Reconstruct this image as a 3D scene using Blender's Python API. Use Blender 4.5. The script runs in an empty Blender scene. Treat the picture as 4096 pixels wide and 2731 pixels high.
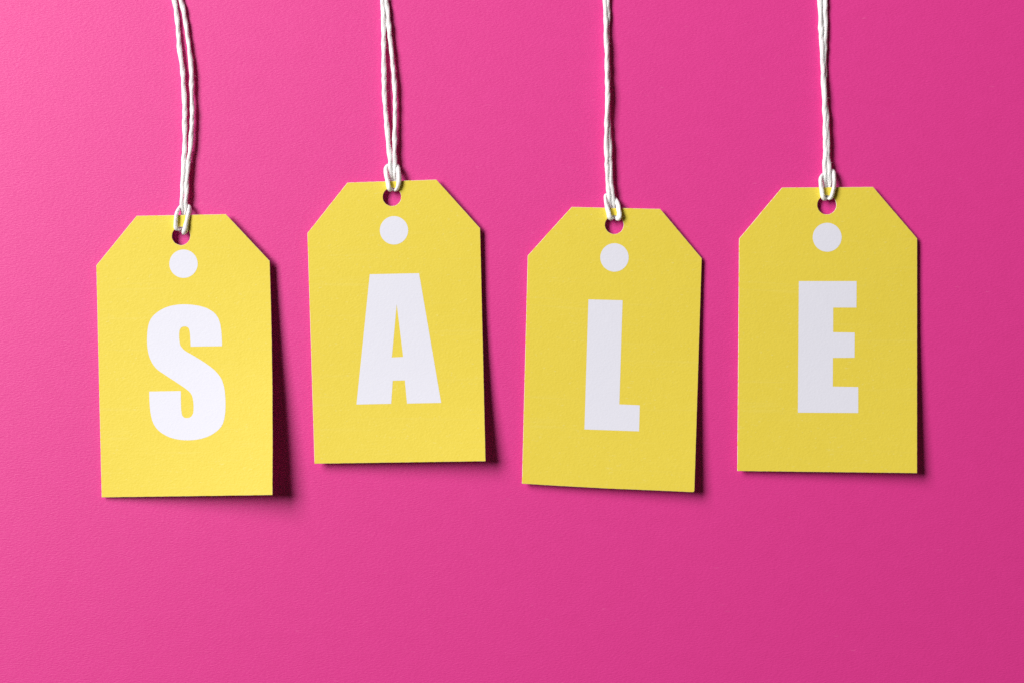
import bpy, math, random
from mathutils import Vector, Matrix
from mathutils.geometry import delaunay_2d_cdt

random.seed(7)
scene = bpy.context.scene

# ------------------------------------------------------------------ camera
FRAME_W = 0.297                       # metres of paper across the picture
LENS, SENSOR = 60.0, 36.0
CAM_D = FRAME_W * LENS / SENSOR       # camera height over the paper
cam_data = bpy.data.cameras.new('camera')
cam_data.lens = LENS
cam_data.sensor_width = SENSOR
cam_data.sensor_fit = 'HORIZONTAL'
cam_data.clip_start = 0.01
cam_data.clip_end = 20.0
cam = bpy.data.objects.new('camera', cam_data)
cam.location = (0, 0, CAM_D)
scene.collection.objects.link(cam)
scene.camera = cam

# ------------------------------------------------------------------ world + lamp
world = bpy.data.worlds.new('World')
scene.world = world
world.use_nodes = True
bg = world.node_tree.nodes['Background']
bg.inputs['Color'].default_value = (1.0, 0.80, 0.64, 1)
bg.inputs['Strength'].default_value = 0.05

key = bpy.data.lights.new('strip_softbox', 'AREA')
key.shape = 'RECTANGLE'
key.size = 0.60                       # narrow across: firmer edge on the right of things
key.size_y = 1.20                     # tall: soft edge below things
key.energy = 12.9
key.spread = math.radians(100)
key.color = (1.0, 0.985, 0.97)
key_ob = bpy.data.objects.new('strip_softbox', key)
key_ob.location = (-1.0, 0.64, 1.0)
d = Vector((0.03, 0.20, 0)) - key_ob.location
zax = (-d).normalized()
yax = (Vector((0, 1, 0)) - zax * zax.y).normalized()
xax = yax.cross(zax)
key_ob.rotation_euler = Matrix((xax, yax, zax)).transposed().to_euler()
scene.collection.objects.link(key_ob)

vs = scene.view_settings
vs.view_transform = 'Standard'
vs.look = 'None'
vs.exposure = 0.0
vs.gamma = 1.0
vs.use_curve_mapping = False
scene.cycles.use_denoising = False
scene.cycles.max_bounces = 8

# ------------------------------------------------------------------ measures
PX = FRAME_W / 4096.0                 # one unit of the layout in metres


def P(x, y, z=0.0, zk=None):
    """layout units (x right, y down, z up from the paper) -> metres; x, y are as seen from above."""
    zz = z * PX
    k = (CAM_D - (zz if zk is None else zk * PX)) / CAM_D
    return Vector(((x - 2048.0) * PX * k, (1365.5 - y) * PX * k, zz))


def lerp_table(tab, t):
    """smooth curve through (t, value) pairs"""
    if t <= tab[0][0]:
        return tab[0][1]
    n = len(tab)
    for i in range(n - 1):
        (a, va), (b, vb) = tab[i], tab[i + 1]
        if t <= b:
            ma = (tab[i + 1][1] - tab[max(i - 1, 0)][1]) / (tab[i + 1][0] - tab[max(i - 1, 0)][0])
            mb = (tab[min(i + 2, n - 1)][1] - tab[i][1]) / (tab[min(i + 2, n - 1)][0] - tab[i][0])
            w = b - a
            f = (t - a) / w
            return ((2 * f ** 3 - 3 * f * f + 1) * va + (f ** 3 - 2 * f * f + f) * w * ma
                    + (-2 * f ** 3 + 3 * f * f) * vb + (f ** 3 - f * f) * w * mb)
    return tab[-1][1]


def catmull(pts, step):
    """smooth polyline through n-dimensional points, about one sample per step"""
    out = []
    n = len(pts)
    for i in range(n - 1):
        p0, p1, p2, p3 = pts[max(i - 1, 0)], pts[i], pts[i + 1], pts[min(i + 2, n - 1)]
        L = math.dist(p1[:2], p2[:2])
        if len(p1) > 2:
            L = math.dist(p1[:3], p2[:3])
        k = max(1, int(L / step))
        for j in range(k):
            t = j / k
            out.append(tuple(0.5 * ((2 * b) + (-a + c) * t + (2 * a - 5 * b + 4 * c - d_) * t * t
                                    + (-a + 3 * b - 3 * c + d_) * t ** 3)
                             for a, b, c, d_ in zip(p0, p1, p2, p3)))
    out.append(tuple(pts[-1]))
    return out


# ------------------------------------------------------------------ materials
def new_mat(name):
    m = bpy.data.materials.new(name)
    m.use_nodes = True
    nt = m.node_tree
    bsdf = nt.nodes['Principled BSDF']
    return m, nt, bsdf


def N(nt, typ, **kw):
    n = nt.nodes.new(typ)
    for k, v in kw.items():
        setattr(n, k, v)
    return n


def noise(nt, coord, scale, detail, rough, stretch=(1, 1, 1), rot=0.0):
    mp = N(nt, 'ShaderNodeMapping')
    mp.inputs['Scale'].default_value = stretch
    mp.inputs['Rotation'].default_value = (0, 0, rot)
    nt.links.new(coord, mp.inputs['Vector'])
    t = N(nt, 'ShaderNodeTexNoise')
    t.inputs['Scale'].default_value = scale
    t.inputs['Detail'].default_value = detail
    t.inputs['Roughness'].default_value = rough
    nt.links.new(mp.outputs['Vector'], t.inputs['Vector'])
    return t.outputs['Fac']


def math_node(nt, op, a, b):
    n = N(nt, 'ShaderNodeMath', operation=op)
    for i, v in enumerate((a, b)):
        if isinstance(v, (int, float)):
            n.inputs[i].default_value = v
        else:
            nt.links.new(v, n.inputs[i])
    return n.outputs[0]


def ramp(nt, fac, stops):
    r = N(nt, 'ShaderNodeValToRGB')
    while len(r.color_ramp.elements) < len(stops):
        r.color_ramp.elements.new(0.5)
    for e, (p, c) in zip(r.color_ramp.elements, stops):
        e.position = p
        e.color = (*c, 1) if len(c) == 3 else c
    nt.links.new(fac, r.inputs['Fac'])
    return r.outputs['Color']


def mix_col(nt, fac, a, b, mode='MIX'):
    n = N(nt, 'ShaderNodeMix', data_type='RGBA', blend_type=mode)
    for sock, v in ((n.inputs['Factor'], fac), (n.inputs['A'], a), (n.inputs['B'], b)):
        if isinstance(v, (int, float)):
            sock.default_value = v
        elif isinstance(v, tuple):
            sock.default_value = (*v, 1)
        else:
            nt.links.new(v, sock)
    return n.outputs['Result']


def paper_grain(nt, coord, s1, s2, stretch, rot):
    fine = noise(nt, coord, s1, 3.0, 0.6, stretch, rot)
    coarse = noise(nt, coord, s2, 2.0, 0.5, stretch, rot)
    return math_node(nt, 'ADD', math_node(nt, 'MULTIPLY', fine, 0.75), math_node(nt, 'MULTIPLY', coarse, 0.25))


def bump(nt, bsdf, h, dist, strength=1.0):
    b = N(nt, 'ShaderNodeBump')
    b.inputs['Strength'].default_value = strength
    b.inputs['Distance'].default_value = dist
    nt.links.new(h, b.inputs['Height'])
    nt.links.new(b.outputs['Normal'], bsdf.inputs['Normal'])


# pink construction paper
pink, nt, bs = new_mat('pink_paper')
co = N(nt, 'ShaderNodeTexCoord').outputs['Object']
g = paper_grain(nt, co, 2600, 1300, (0.38, 1.5, 1), math.radians(-9))
mott = noise(nt, co, 240, 3, 0.6, (0.8, 1.1, 1), 0.3)
cloud = noise(nt, co, 40, 2, 0.5, (1, 1, 1), 0.0)
col = mix_col(nt, mott, (0.755, 0.034, 0.275), (0.815, 0.042, 0.312))
col = mix_col(nt, math_node(nt, 'MULTIPLY', cloud, 0.25), col, (0.785, 0.038, 0.294))
spk = noise(nt, co, 900, 2, 0.5, (0.35, 1.5, 1), math.radians(14))
col = mix_col(nt, ramp(nt, spk, [(0.0, (0, 0, 0)), (0.70, (0, 0, 0)), (0.80, (0.35, 0.35, 0.35))]), col, (0.90, 0.16, 0.42))
nt.links.new(col, bs.inputs['Base Color'])
bs.inputs['Roughness'].default_value = 0.50
bs.inputs['Specular IOR Level'].default_value = 0.62
bump(nt, bs, g, 0.00011)

# printed yellow card, its bare paper, and the white print
def card_material(name, lo, hi, speck, spec, relief):
    m, nt, bs = new_mat(name)
    co = N(nt, 'ShaderNodeTexCoord').outputs['Object']
    g = paper_grain(nt, co, 1700, 700, (0.8, 1.15, 1), 0.1)
    mott = noise(nt, co, 330, 3, 0.6, (1, 1, 1), 0.0)
    col = mix_col(nt, mott, lo, hi)
    sp = noise(nt, co, 1300, 2, 0.5, (0.7, 1.3, 1), 0.3)
    f = ramp(nt, sp, [(0.0, (0, 0, 0)), (0.64, (0, 0, 0)), (0.76, (0.5, 0.5, 0.5))])
    col = mix_col(nt, f, col, speck)
    line = noise(nt, co, 420, 3, 0.6, (0.07, 2.2, 1), 0.0)     # faint printer lines across the sheet
    f = ramp(nt, line, [(0.0, (0, 0, 0)), (0.60, (0, 0, 0)), (0.72, (0.13, 0.13, 0.13))])
    col = mix_col(nt, f, col, speck)
    nt.links.new(col, bs.inputs['Base Color'])
    bs.inputs['Roughness'].default_value = 0.50
    bs.inputs['Specular IOR Level'].default_value = spec
    bump(nt, bs, g, relief)
    return m


yellow = card_material('yellow_print', (0.825, 0.652, 0.060), (0.860, 0.690, 0.078), (0.86, 0.74, 0.22), 0.40, 0.00007)
white_print = card_material('white_paper', (0.790, 0.795, 0.895), (0.812, 0.817, 0.912), (0.82, 0.82, 0.90), 0.25, 0.00004)
card_core, nt, bs = new_mat('card_core')
bs.inputs['Base Color'].default_value = (0.84, 0.80, 0.66, 1)
bs.inputs['Roughness'].default_value = 0.8

# white cord
cord_mat, nt, bs = new_mat('white_cord')
co = N(nt, 'ShaderNodeTexCoord').outputs['Object']
n1 = noise(nt, co, 900, 3, 0.6, (1.6, 0.35, 1.6), 0.12)
col = mix_col(nt, n1, (0.88, 0.88, 0.87), (0.94, 0.94, 0.935))
nt.links.new(col, bs.inputs['Base Color'])
bs.inputs['Roughness'].default_value = 0.55
bs.inputs['Specular IOR Level'].default_value = 0.4
bs.inputs['Subsurface Weight'].default_value = 0.9
bs.inputs['Subsurface Radius'].default_value = (1.0, 1.0, 1.0)
bs.inputs['Subsurface Scale'].default_value = 0.0010
bump(nt, bs, noise(nt, co, 2600, 3, 0.65, (1.6, 0.25, 1.6), 0.12), 0.000035)


# ------------------------------------------------------------------ object helpers
def link(name, data, parent=None):
    o = bpy.data.objects.new(name, data)
    scene.collection.objects.link(o)
    if parent is not None:
        o.parent = parent
    return o


def mesh_obj(name, verts, faces, mats, face_mats=None, parent=None, smooth=None):
    me = bpy.data.meshes.new(name)
    me.from_pydata([tuple(v) for v in verts], [], faces)
    for m in mats:
        me.materials.append(m)
    if face_mats:
        me.polygons.foreach_set('material_index', face_mats)
    if smooth is not None:
        me.polygons.foreach_set('use_smooth', [smooth] * len(faces) if isinstance(smooth, bool) else smooth)
    me.update()
    return link(name, me, parent)


def inside(pt, loops):
    x, y = pt
    c = False
    for lp in loops:
        n = len(lp)
        for i in range(n):
            x1, y1 = lp[i]
            x2, y2 = lp[(i + 1) % n]
            if (y1 > y) != (y2 > y) and x < (x2 - x1) * (y - y1) / (y2 - y1) + x1:
                c = not c
    return c


def densify(loop, step, wobble=0.0):
    out = []
    n = len(loop)
    for i in range(n):
        a, b = loop[i], loop[(i + 1) % n]
        L = math.dist(a, b)
        k = max(1, int(L / step))
        nx, ny = (b[1] - a[1]) / max(L, 1e-6), -(b[0] - a[0]) / max(L, 1e-6)
        for j in range(k):
            t = j / k
            w = random.uniform(-wobble, wobble) if j else 0.0
            out.append((a[0] + (b[0] - a[0]) * t + nx * w, a[1] + (b[1] - a[1]) * t + ny * w))
    return out


def offset_loop(loop, amount):
    """move each point along the local normal; positive shrinks a clockwise-on-screen outer loop"""
    n = len(loop)
    area = sum(loop[i][0] * loop[(i + 1) % n][1] - loop[(i + 1) % n][0] * loop[i][1] for i in range(n))
    s = 1 if area > 0 else -1
    out = []
    for i in range(n):
        a, b, c = loop[i - 1], loop[i], loop[(i + 1) % n]
        tx, ty = c[0] - a[0], c[1] - a[1]
        L = math.hypot(tx, ty) or 1
        out.append((b[0] - ty / L * amount * s, b[1] + tx / L * amount * s))
    return out


def triangulate(loops, grid):
    """constrained triangulation of loops (even-odd) with inner grid points"""
    pts, edges, start = [], [], 0
    for lp in loops:
        n = len(lp)
        pts += lp
        edges += [(start + i, start + (i + 1) % n) for i in range(n)]
        start += n
    n_loop = len(pts)
    xs = [p[0] for p in pts]
    ys = [p[1] for p in pts]
    allp = list(pts)
    gy = min(ys) + grid / 2
    row = 0
    while gy < max(ys):
        gx = min(xs) + grid * (0.5 + 0.5 * (row % 2))
        while gx < max(xs):
            if inside((gx, gy), loops) and min((gx - q[0]) ** 2 + (gy - q[1]) ** 2 for q in allp[:n_loop]) > (grid * 0.35) ** 2:
                allp.append((gx, gy))
            gx += grid
        gy += grid
        row += 1
    vo, eo, fo, ov, oe, of = delaunay_2d_cdt([Vector(p) for p in allp], edges, [], 0, 1e-4)
    vmap = {}
    for i, src in enumerate(ov):
        vmap[i] = src[0] if src else None
    extra = {}
    tris = []
    for f in fo:
        c = (sum(vo[i].x for i in f) / len(f), sum(vo[i].y for i in f) / len(f))
        a2 = (vo[f[1]] - vo[f[0]]).cross(vo[f[2]] - vo[f[0]])
        if abs(a2) < 1.5:
            continue
        if not inside(c, loops):
            continue
        idx = []
        for i in f:
            k = vmap[i]
            if k is None:
                if i not in extra:
                    extra[i] = len(allp)
                    allp.append((vo[i].x, vo[i].y))
                k = extra[i]
            idx.append(k)
        tris.append(tuple(idx))
    return allp, tris, n_loop


# ------------------------------------------------------------------ backdrop sheet
def build_backdrop():
    hx, hy, t = 0.62, 0.46, 0.0004
    r = 0.0
    v = [(-hx, -hy, 0), (hx, -hy, 0), (hx, hy, 0), (-hx, hy, 0),
         (-hx, -hy, -t), (hx, -hy, -t), (hx, hy, -t), (-hx, hy, -t)]
    f = [(0, 1, 2, 3), (7, 6, 5, 4), (0, 4, 5, 1), (1, 5, 6, 2), (2, 6, 7, 3), (3, 7, 4, 0)]
    o = mesh_obj('paper_backdrop', v, f, [pink])
    o['kind'] = 'structure'
    o['label'] = 'bright pink grained paper sheet lying under all the tags'
    return o


build_backdrop()

# ------------------------------------------------------------------ tags
CARD_T = 4.0     # card thickness in layout units (0.3 mm)


class Tag:
    def __init__(self, letter, outline, hole, dot, glyph, right_h, left_h, label, corner_r=0.0, right_mid=(), bottom_mid=()):
        self.outline, self.hole, self.dot, self.glyph = outline, hole, dot, glyph
        self.right_h, self.left_h = right_h, left_h
        TL, TR, RS, BR, BL, LS = outline
        self.quad = (LS, RS, BR, BL)
        self.ytop = (TL[1] + TR[1]) / 2
        self.ybot = (BL[1] + BR[1]) / 2
        ang = math.atan2(-(BR[1] - BL[1]), BR[0] - BL[0])
        cx, cy = (BL[0] + BR[0] + TL[0] + TR[0]) / 4, (self.ytop + self.ybot) / 2
        self.root = bpy.data.objects.new('hang_tag', None)
        scene.collection.objects.link(self.root)
        self.root.empty_display_size = 0.01
        base = P(cx, cy, 0)
        self.root.location = base
        self.root.rotation_euler = (0, 0, ang)
        self.inv = (Matrix.Translation(base) @ Matrix.Rotation(ang, 4, 'Z')).inverted()
        self.root['label'] = label
        self.root['category'] = 'tag'
        self.root['group'] = 'yellow letter tags in a row'
        self.letter = letter
        self.corner_r, self.right_mid, self.bottom_mid = corner_r, right_mid, bottom_mid
        self.build()

    def h(self, x, y):
        """height of the underside of the card over the sheet"""
        LS, RS, BR, BL = self.quad
        v = (y - self.ytop) / (self.ybot - self.ytop)
        t = (y - LS[1]) / (BL[1] - LS[1])
        xl = LS[0] + (BL[0] - LS[0]) * t
        t = (y - RS[1]) / (BR[1] - RS[1])
        xr = RS[0] + (BR[0] - RS[0]) * t
        u = (x - xl) / (xr - xl)
        a, b = lerp_table(self.left_h, v), lerp_table(self.right_h, v)
        w = 0.8 * u + 0.2 * u * u
        return (a + (b - a) * w) * 1.2 - 4.0

    def W(self, x, y, z):
        return self.inv @ P(x, y, z, self.h(x, y) + CARD_T)      # walls stand square to the sheet

    def build(self):
        TL, TR, RS, BR, BL, LS = self.outline
        corners = [TL, TR, RS] + list(self.right_mid)
        if self.corner_r:
            r = self.corner_r
            u1 = Vector(RS) - Vector(BR); u1.normalize()
            u2 = Vector(BL) - Vector(BR); u2.normalize()
            a = Vector(BR) + u1 * r
            b = Vector(BR) + u2 * r
            for k in range(6):
                t = k / 5
                q = a * (1 - t) ** 2 + Vector(BR) * 2 * t * (1 - t) + b * t * t
                corners.append((q.x, q.y))
        else:
            corners.append(BR)
        corners += list(self.bottom_mid) + [BL, LS]
        outer = densify(corners, 9.0, 0.3)
        hx, hy, hr = self.hole
        nh = 56
        hole = [(hx + (hr + random.uniform(-0.6, 0.6)) * math.cos(2 * math.pi * i / nh),
                 hy + (hr + random.uniform(-0.6, 0.6)) * math.sin(2 * math.pi * i / nh)) for i in range(nh)]
        c = 1.0
        top_loops = [offset_loop(outer, c), offset_loop(hole, -c)]
        pts, tris, nl = triangulate(top_loops, 34.0)
        side = outer + hole
        verts, faces, mats, smooth = [], [], [], []
        T0 = 0
        for (x, y) in pts:
            verts.append(self.W(x, y, self.h(x, y) + CARD_T))
        R0 = len(verts)                   # rim points doubled so the edge shades crisply
        for (x, y) in pts[:nl]:
            verts.append(self.W(x, y, self.h(x, y) + CARD_T))
        M0 = len(verts)
        for (x, y) in side:
            verts.append(self.W(x, y, self.h(x, y) + CARD_T - 1.1))
        E0 = len(verts)
        for (x, y) in side:
            verts.append(self.W(x, y, self.h(x, y)))
        B0 = len(verts)
        for i, (x, y) in enumerate(pts):
            if i < nl:
                x, y = side[i]
            verts.append(self.W(x, y, self.h(x, y)))
        for t in tris:
            a, b, cc = (verts[k] for k in t)
            up = (b - a).cross(cc - a).z > 0
            t = t if up else t[::-1]
            faces.append(t); mats.append(0); smooth.append(True)
            faces.append(tuple(B0 + k for k in t[::-1])); mats.append(2); smooth.append(True)
        s = 0
        for lp in (outer, hole):
            n = len(lp)
            for i in range(n):
                a, b = s + i, s + (i + 1) % n
                faces.append((R0 + a, R0 + b, M0 + b, M0 + a)); mats.append(0 if random.random() < 0.15 else 1); smooth.append(False)
                faces.append((M0 + a, M0 + b, E0 + b, E0 + a)); mats.append(1); smooth.append(False)
            s += n
        card = mesh_obj('card', verts, faces, [yellow, card_core, white_print], mats, self.root, smooth)
        self.print_shape('printed_letter', self.glyph, 'white letter ' + self.letter)
        dx, dy, dr = self.dot
        nd = 72
        self.print_shape('printed_dot', [[(dx + dr * math.cos(2 * math.pi * i / nd), dy + dr * math.sin(2 * math.pi * i / nd))
                                          for i in range(nd)]], 'white round dot under the hole')

    def print_shape(self, name, loops, label):
        loops = [densify(lp, 12.0) for lp in loops]
        pts, tris, nl = triangulate(loops, 26.0)
        lift = 0.3
        verts = [self.W(x, y, self.h(x, y) + CARD_T + lift) for x, y in pts]
        faces = []
        for t in tris:
            a, b, c = (verts[k] for k in t)
            faces.append(t if (b - a).cross(c - a).z > 0 else t[::-1])
        o = mesh_obj(name, verts, faces, [white_print], None, self.root, True)
        o['label'] = label


# glyph outlines ----------------------------------------------------
def sT(p):
    return (560 + p[0] * 0.19130, 1200 + p[1] * 0.19130)


def sB(p):
    return (560 + p[0] * 0.19130, 1490 + p[1] * 0.19130)


S_left_and_top = [(1716, 960), (1714, 850), (1710, 760), (1702, 660), (1690, 570), (1675, 490), (1655, 425), (1630, 370),
    (1600, 325), (1570, 288), (1530, 252), (1480, 220), (1420, 185), (1350, 157), (1280, 137), (1200, 119), (1120, 107),
    (1040, 99), (960, 95), (880, 95), (800, 100), (720, 112), (640, 128), (560, 153), (490, 181), (430, 213), (370, 253),
    (310, 300), (260, 350), (225, 400), (198, 455), (178, 520), (165, 590), (155, 670), (149, 760), (147, 850), (151, 940),
    (160, 1030), (173, 1100), (190, 1165), (212, 1225), (245, 1295), (285, 1360), (325, 1410), (375, 1457), (430, 1497)]
S_low_counter = [(590, 87), (740, 185), (880, 278), (960, 335), (1020, 382), (1055, 420), (1080, 460), (1098, 510),
    (1110, 570), (1118, 640), (1121, 710), (1119, 790), (1112, 840), (1095, 880), (1070, 912), (1040, 933), (1005, 942),
    (960, 943), (925, 932), (900, 913), (885, 890), (873, 850), (865, 790), (860, 720), (857, 620), (855, 500), (854, 378)]
S_bottom = [(193, 390), (195, 500), (199, 600), (205, 700), (215, 800), (230, 890), (250, 975), (280, 1055), (320, 1125),
    (370, 1185), (430, 1240), (510, 1292), (600, 1337), (690, 1368), (790, 1390), (890, 1403), (990, 1407), (1090, 1404),
    (1190, 1393), (1290, 1373), (1390, 1342), (1480, 1302), (1560, 1252), (1640, 1188), (1700, 1120), (1740, 1040),
    (1762, 960), (1778, 870), (1786, 780), (1789, 680), (1788, 580), (1783, 480), (1773, 380), (1757, 290), (1735, 210),
    (1705, 130), (1665, 65), (1612, 0)]
S_upper_counter = [(1560, 1462), (1490, 1402), (1390, 1330), (1290, 1263), (1180, 1195), (1060, 1125), (960, 1068), (905, 1025),
    (870, 985), (845, 945), (832, 895), (824, 840), (820, 780), (819, 720), (823, 660), (835, 615), (855, 585), (880, 566),
    (910, 557), (940, 554), (975, 559), (1000, 572), (1022, 597), (1035, 635), (1044, 690), (1050, 760), (1055, 860), (1060, 970)]
S_glyph = catmull([sT(p) for p in S_left_and_top] + [sB(p) for p in S_low_counter], 7.0) \
    + catmull([sB(p) for p in S_bottom] + [sT(p) for p in S_upper_counter], 7.0)
A_glyph = [[(1479.2, 1098), (1676.3, 1093.8), (1764.8, 1609.6), (1628.2, 1612.3), (1619.3, 1519.9), (1571.1, 1521.3),
            (1564.8, 1613.2), (1426, 1616.3)],
           [(1587.1, 1217), (1612.6, 1426.6), (1567.5, 1428.8)]]
L_glyph = [[(2353.8, 1198.5), (2490.4, 1202), (2477.5, 1615.8), (2559.2, 1619.4), (2556.5, 1723.4), (2337.8, 1715.8)]]
E_glyph = [[(3195.4, 1125.4), (3426.5, 1125.4), (3425.8, 1231), (3332.8, 1231), (3332.6, 1329.1), (3418.8, 1330.4),
            (3418.3, 1429.6), (3331.7, 1430), (3331.3, 1544.7), (3433, 1546.5), (3433, 1650.1), (3191.5, 1648.8)]]

tag_S = Tag('S', [(546.6, 864.2), (903.6, 857.7), (1078.9, 1044.8), (1090, 1978.2), (406.5, 1987.6), (385.2, 1062.4)],
            (724.2, 944.9, 36.4), (734.1, 1055.9, 56.8), [S_glyph],
            [(0, 26), (0.2, 28), (0.46, 42), (0.74, 66), (1.0, 86)], [(0, 25), (0.3, 22), (0.7, 18), (1.0, 15)],
            'yellow paper hang tag with a white letter S and one bottom corner lifted high',
            right_mid=[(1084, 1210), (1087.6, 1380), (1090, 1560), (1091, 1768)])
tag_A = Tag('A', [(1389.7, 731.5), (1745.6, 719.6), (1920.8, 914), (1942.5, 1843.1), (1258.1, 1853), (1229.7, 933.5)],
            (1568, 788.9, 36.5), (1576, 922.4, 56.7), A_glyph,
            [(0, 22), (0.25, 20), (0.5, 22), (0.75, 36), (1.0, 63)], [(0, 22), (0.3, 21), (0.7, 24), (1.0, 32)],
            'yellow paper hang tag with a white letter A, hanging highest of the four')
tag_L = Tag('L', [(2286.8, 828.9), (2641.5, 836.9), (2807.2, 1034), (2777.9, 1967.1), (2087.8, 1932.8), (2111.2, 1022.9)],
            (2457.3, 900.4, 36.9), (2457.9, 1030.9, 56.8), L_glyph,
            [(0, 20), (0.2, 15), (0.5, 19), (0.75, 30), (1.0, 46)], [(0, 20), (0.3, 19), (0.7, 20), (1.0, 24)],
            'yellow paper hang tag with a white letter L, leaning clockwise with a blunted bottom corner', corner_r=8.0, bottom_mid=[(2610, 1959.6), (2430, 1952.3), (2250, 1942.5)])
tag_E = Tag('E', [(3128.1, 751.6), (3492.7, 748.9), (3669.1, 954.7), (3668.8, 1890.7), (2949.6, 1882.2), (2956.6, 955.5)],
            (3307.5, 820.8, 37.9), (3308.7, 950.2, 57.8), E_glyph,
            [(0, 18), (0.2, 16), (0.5, 19), (0.75, 31), (1.0, 46)], [(0, 18), (0.3, 18), (0.7, 20), (1.0, 24)],
            'yellow paper hang tag with a white letter E, farthest from the S tag')


# ------------------------------------------------------------------ cords
def sweep(pts, pitch, lobes=0.36, seed=0, nside=18, step=2.6, flat=1.0, hairs=0):
    """twisted cord skin along points (x, y, z, radius) in layout units -> verts, faces in metres"""
    rnd = random.Random(seed)
    path = catmull(pts, step)
    W = [P(p[0], p[1], p[2]) for p in path]
    R = [p[3] * PX for p in path]
    n = len(W)
    tang = []
    for i in range(n):
        t = W[min(i + 1, n - 1)] - W[max(i - 1, 0)]
        tang.append(t.normalized() if t.length > 1e-12 else Vector((0, -1, 0)))
    nrm = Vector((0, 0, 1)) - tang[0] * tang[0].z
    if nrm.length < 0.1:
        nrm = Vector((1, 0, 0))
    nrm.normalize()
    verts, faces = [], []
    s = 0.0
    ph0 = rnd.uniform(0, 6.28)
    wob = [rnd.uniform(0, 6.28) for _ in range(8)]
    for i in range(n):
        if i:
            s += (W[i] - W[i - 1]).length / PX
            nrm = nrm - tang[i] * nrm.dot(tang[i])
            nrm.normalize()
        bi = tang[i].cross(nrm)
        ph = ph0 + 2 * math.pi * s / pitch + 0.5 * math.sin(s / 61 + wob[0]) + 0.3 * math.sin(s / 23 + wob[1])
        swell = 1 + 0.06 * math.sin(s / 37 + wob[2]) + 0.05 * math.sin(s / 17 + wob[3])
        for k in range(nside):
            th = 2 * math.pi * k / nside
            r = (1.0 - lobes * 0.62) + lobes * abs(math.cos(th - ph + 0.25 * math.sin(s / 29 + wob[4]))) ** 0.9
            r += 0.055 * math.cos(5 * (th - ph) + 1.2 * math.sin(s / 19 + wob[5]))
            r += 0.035 * math.sin(3 * th + s / 13 + wob[6]) * math.sin(s / 31 + wob[7])
            r *= R[i] * swell
            verts.append(W[i] + nrm * (math.cos(th) * r * flat) + bi * (math.sin(th) * r))
    for i in range(n - 1):
        for k in range(nside):
            a, b = i * nside + k, i * nside + (k + 1) % nside
            faces.append((a, a + nside, b + nside, b))
    faces.append(tuple(range(nside)))
    faces.append(tuple((n - 1) * nside + k for k in range(nside))[::-1])
    # stray fibres standing off the cord
    for _ in range(hairs):
        i = rnd.randrange(5, n - 5)
        a = rnd.uniform(0, math.pi)
        out = Vector((math.cos(a), 0, math.sin(a) * 0.8 + 0.1)).normalized()
        along = tang[i] * rnd.uniform(-1, 1)
        L = rnd.uniform(6, 15) * PX
        p = W[i] + out * R[i] * 0.75
        base = len(verts)
        dirv = (out + along * 0.7).normalized()
        sidev = dirv.cross(Vector((0, 0, 1)))
        sidev = sidev.normalized() if sidev.length > 0.01 else Vector((1, 0, 0))
        upv = sidev.cross(dirv)
        for j in range(4):
            t = j / 3
            q = p + dirv * (L * t) + along * (L * 0.4 * t * t)
            w = 0.8 * PX * (1 - 0.75 * t)
            for (cx, cy) in ((1, 0), (-0.5, 0.87), (-0.5, -0.87)):
                verts.append(q + sidev * (cx * w) + upv * (cy * w))
        for j in range(3):
            for k in range(3):
                a_, b_ = base + j * 3 + k, base + j * 3 + (k + 1) % 3
                faces.append((a_, b_, b_ + 3, a_ + 3))
    return verts, faces


def build_cord(label, left, right, loop, pitch, seed, hairs):
    x0, y0 = left[-1][0], left[-1][1]
    base = P(x0, y0, 0)
    root = bpy.data.objects.new('cord', None)
    scene.collection.objects.link(root)
    root.empty_display_size = 0.01
    root.location = base
    root['label'] = label
    root['category'] = 'cord'
    root['group'] = 'white cords tied to the tags'
    for nm, pts, pt, sd, hr, fl, lb in (('strand', left, pitch, seed, hairs, 0.85, 0.28),
                                        ('strand', right, pitch * 1.08, seed + 1, hairs, 0.85, 0.28),
                                        ('knot_loop', loop, pitch * 1.5, seed + 2, 4, 0.75, 0.24)):
        if nm == 'knot_loop':
            pts = [(x, y, z, q * 1.12) for x, y, z, q in pts]
        v, f = sweep(pts, pt, lb, sd, hairs=hr, flat=fl)
        o = mesh_obj(nm, [p - base for p in v], f, [cord_mat], None, root, True)


def long_pts(x0, pts, zs, r):
    """points read along the cord: pts in strips of 0.5357 units, heights zs as a table over y"""
    out = []
    for (a, b) in pts:
        x, y = x0 + a * 0.5357, b * 0.5357
        out.append((x, y, lerp_table(zs, y) * 0.86, r * 1.06))
    # carry on past the top of the picture
    (xa, ya, za, _), (xb, yb, zb, _) = out[0], out[1]
    k = (xb - xa) / max(yb - ya, 1)
    return [(xa - k * 420, ya - 420, za, r), (xa - k * 180, ya - 180, za, r)] + out


def near(ox, oy, pts):
    """points of a knot: (a, b, z, r) with a, b in 0.15302 units from ox, oy"""
    return [(ox + a * 0.15302, oy + b * 0.15302, z * 0.95, r * 1.06) for a, b, z, r in pts]


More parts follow.
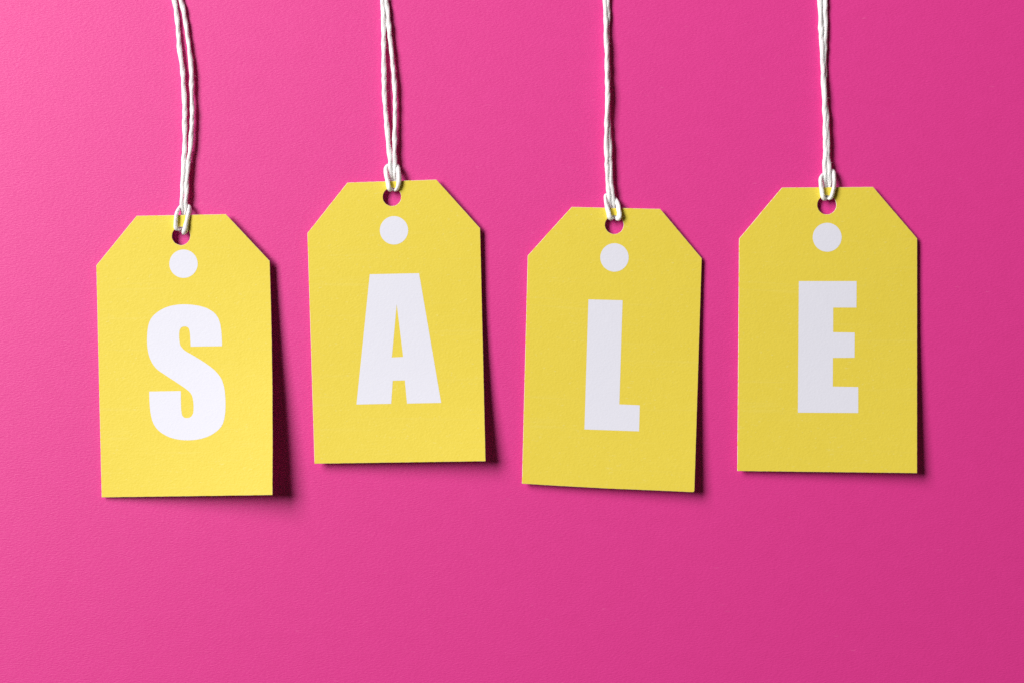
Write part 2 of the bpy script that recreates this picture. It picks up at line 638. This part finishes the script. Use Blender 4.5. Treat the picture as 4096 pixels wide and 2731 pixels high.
# --- cord of S
o = (640, 760)
left = long_pts(620, [(143, 0), (160, 100), (172, 230), (186, 390), (205, 520), (213, 650), (222, 800), (221, 950), (222, 1090),
                      (215, 1200), (210, 1340), (206, 1410)], [(0, 9), (200, 14), (500, 18), (760, 25)], 8.3) \
    + near(*o, [(575, 190, 25, 8.0), (570, 380, 25, 7.6), (583, 520, 20, 6.8), (590, 640, 14, 6.5), (590, 800, 11, 6.5), (575, 930, 11, 6.5)])
right = long_pts(620, [(193, 0), (215, 90), (237, 230), (255, 360), (268, 480), (274, 580), (273, 680), (278, 790), (277, 900),
                       (272, 1000), (265, 1100), (250, 1210), (241, 1310), (236, 1400)], [(0, 10), (200, 16), (400, 22), (760, 25)], 8.0) \
    + near(*o, [(688, 180, 25, 7.4), (672, 380, 25, 7.2), (668, 520, 20, 6.8), (650, 640, 14, 6.5), (645, 800, 11, 6.5), (650, 950, 11, 6.5)])
loop = near(*o, [(585, 850, 11, 6), (578, 960, 12, 5.5), (520, 1012, 19, 5.6), (450, 1035, 30, 7), (412, 1000, 38, 8), (410, 860, 39, 8.3),
                 (420, 720, 38, 8.0), (440, 610, 33, 8.0), (490, 500, 22, 7.5), (560, 420, 10, 7), (640, 400, 9, 7), (735, 415, 13, 7.0),
                 (780, 450, 22, 7.5), (765, 540, 32, 8.0), (735, 660, 38, 8.0), (708, 800, 39, 8.2), (675, 960, 39, 10.5), (652, 1070, 36, 11.5),
                 (640, 1110, 28, 9), (650, 1040, 16, 7), (655, 960, 11, 6), (655, 850, 11, 6)])
build_cord('white twisted cord looped through the S tag, its two strands bowed apart', left, right, loop, 150, 11, 22)

# --- cord of A
o = (1470, 620)
left = long_pts(1450, [(147, 0), (153, 60), (157, 150), (158, 300), (158, 430), (161, 560), (163, 700), (172, 830), (183, 950),
                       (190, 1040), (200, 1140)], [(0, 12), (200, 18), (500, 21), (640, 25)], 8.4) \
    + near(*o, [(592, 130, 25, 8.6), (598, 290, 24, 8.6), (598, 430, 21, 8.6), (613, 560, 17, 8.4), (625, 680, 11, 7.5), (630, 800, 9, 6.5), (625, 880, 9, 6.5)])
right = long_pts(1450, [(178, 0), (192, 120), (203, 260), (218, 400), (230, 530), (240, 640), (244, 780), (243, 900), (241, 1020),
                        (240, 1130)], [(0, 14), (200, 20), (500, 23), (640, 25)], 8.0) \
    + near(*o, [(715, 110, 25, 8.2), (714, 290, 24, 8.2), (710, 430, 21, 8.4), (712, 560, 17, 8.0), (716, 680, 11, 7.5), (715, 800, 9, 6.5), (715, 880, 9, 6.5)])
loop = near(*o, [(640, 760, 9, 6), (660, 870, 10, 6), (635, 915, 17, 6.5), (585, 915, 28, 8), (556, 870, 36, 9), (542, 790, 37, 9),
                 (522, 690, 36, 9.2), (492, 570, 34, 9.0), (475, 450, 30, 8.6), (480, 350, 22, 8.0), (530, 290, 12, 7.5), (620, 270, 8, 7),
                 (720, 265, 9, 7), (785, 280, 16, 7.5), (808, 380, 26, 8.2), (820, 520, 33, 8.6), (826, 660, 36, 8.8), (806, 790, 37, 8.6),
                 (778, 880, 35, 8.5), (745, 920, 27, 7.5), (700, 905, 17, 6.5), (682, 865, 10, 6), (690, 760, 9, 6)])
build_cord('white twisted cord looped through the A tag, strands in a narrow open wedge', left, right, loop, 140, 23, 16)

# --- cord of L
o = (2360, 740)
left = long_pts(2340, [(147, 0), (155, 120), (157, 250), (163, 400), (164, 560), (170, 700), (165, 820), (160, 950), (160, 1060),
                       (162, 1150), (165, 1270), (172, 1380)], [(0, 12), (160, 26), (380, 32), (560, 30), (740, 24)], 8.2) \
    + near(*o, [(472, 60, 24, 8.8), (490, 210, 23, 9), (512, 350, 20, 9), (522, 480, 16, 8.5), (530, 600, 10, 7.5), (540, 740, 8, 6.5), (560, 830, 8, 6.5)])
right = long_pts(2340, [(173, 0), (172, 100), (168, 250), (170, 400), (172, 560), (168, 700), (172, 820), (176, 950), (183, 1060),
                        (188, 1150), (191, 1260), (196, 1370)], [(0, 11), (130, 12), (380, 17), (560, 22), (740, 24)], 8.0) \
    + near(*o, [(565, 60, 24, 8.2), (578, 210, 23, 8.4), (600, 350, 20, 8.2), (622, 480, 16, 7.8), (632, 600, 10, 7), (640, 740, 8, 6.5), (640, 830, 8, 6.5)])
loop = near(*o, [(560, 720, 8, 6), (608, 810, 9, 6), (590, 860, 16, 6.5), (545, 890, 25, 8), (512, 850, 33, 9.5), (486, 740, 35, 9),
                 (450, 610, 34, 8.6), (418, 480, 30, 8.2), (398, 360, 24, 7.2), (400, 285, 17, 6.5), (450, 270, 10, 6.5), (540, 300, 8, 6.5),
                 (640, 350, 9, 7), (695, 430, 18, 8), (730, 530, 28, 8.4), (748, 650, 34, 8.8), (768, 760, 35, 10), (758, 850, 33, 11),
                 (720, 880, 24, 9), (668, 850, 15, 7), (640, 810, 9, 6), (640, 720, 8, 6)])
build_cord('white twisted cord looped through the L tag, both strands wound into one thin line', left, right, loop, 165, 37, 14)

# --- cord of E
o = (3210, 640)
left = long_pts(3200, [(148, 0), (152, 100), (157, 220), (163, 330), (168, 430), (172, 530), (178, 640), (183, 720), (185, 830),
                       (188, 950), (190, 1060), (192, 1140)], [(0, 9), (200, 14), (400, 22), (640, 24)], 9.0) \
    + near(*o, [(586, 60, 24, 9), (590, 220, 24, 9), (588, 400, 21, 9), (590, 550, 16, 8.8), (598, 720, 9, 7.5), (600, 850, 8, 6.5), (600, 940, 8, 6.5)])
right = long_pts(3200, [(188, 0), (190, 100), (192, 200), (187, 330), (182, 430), (186, 560), (184, 660), (192, 760), (198, 850),
                        (204, 960), (207, 1060), (209, 1150)], [(0, 10), (180, 11), (300, 10), (400, 15), (500, 22), (640, 24)], 8.4) \
    + near(*o, [(675, 60, 24, 8.8), (692, 220, 24, 8.8), (698, 400, 21, 8.6), (704, 550, 16, 8.4), (706, 720, 9, 7.5), (700, 850, 8, 6.5), (690, 940, 8, 6.5)])
loop = near(*o, [(610, 840, 8, 6), (640, 945, 9, 6), (612, 1005, 17, 6.5), (555, 1020, 28, 8.5), (522, 960, 33, 9), (510, 850, 34, 9),
                 (494, 730, 33, 9), (474, 610, 30, 8.8), (476, 490, 22, 8.2), (530, 405, 13, 7.5), (600, 370, 8, 7), (690, 310, 8, 7),
                 (765, 275, 11, 7.2), (815, 325, 20, 8.2), (825, 450, 28, 8.6), (832, 600, 33, 9), (822, 730, 34, 9.6), (792, 860, 34, 9.8),
                 (758, 970, 32, 9.5), (715, 1010, 25, 8.5), (668, 990, 16, 6.5), (650, 940, 9, 6), (660, 840, 8, 6)])
build_cord('white twisted cord looped through the E tag, thick pair of touching strands', left, right, loop, 170, 51, 14)
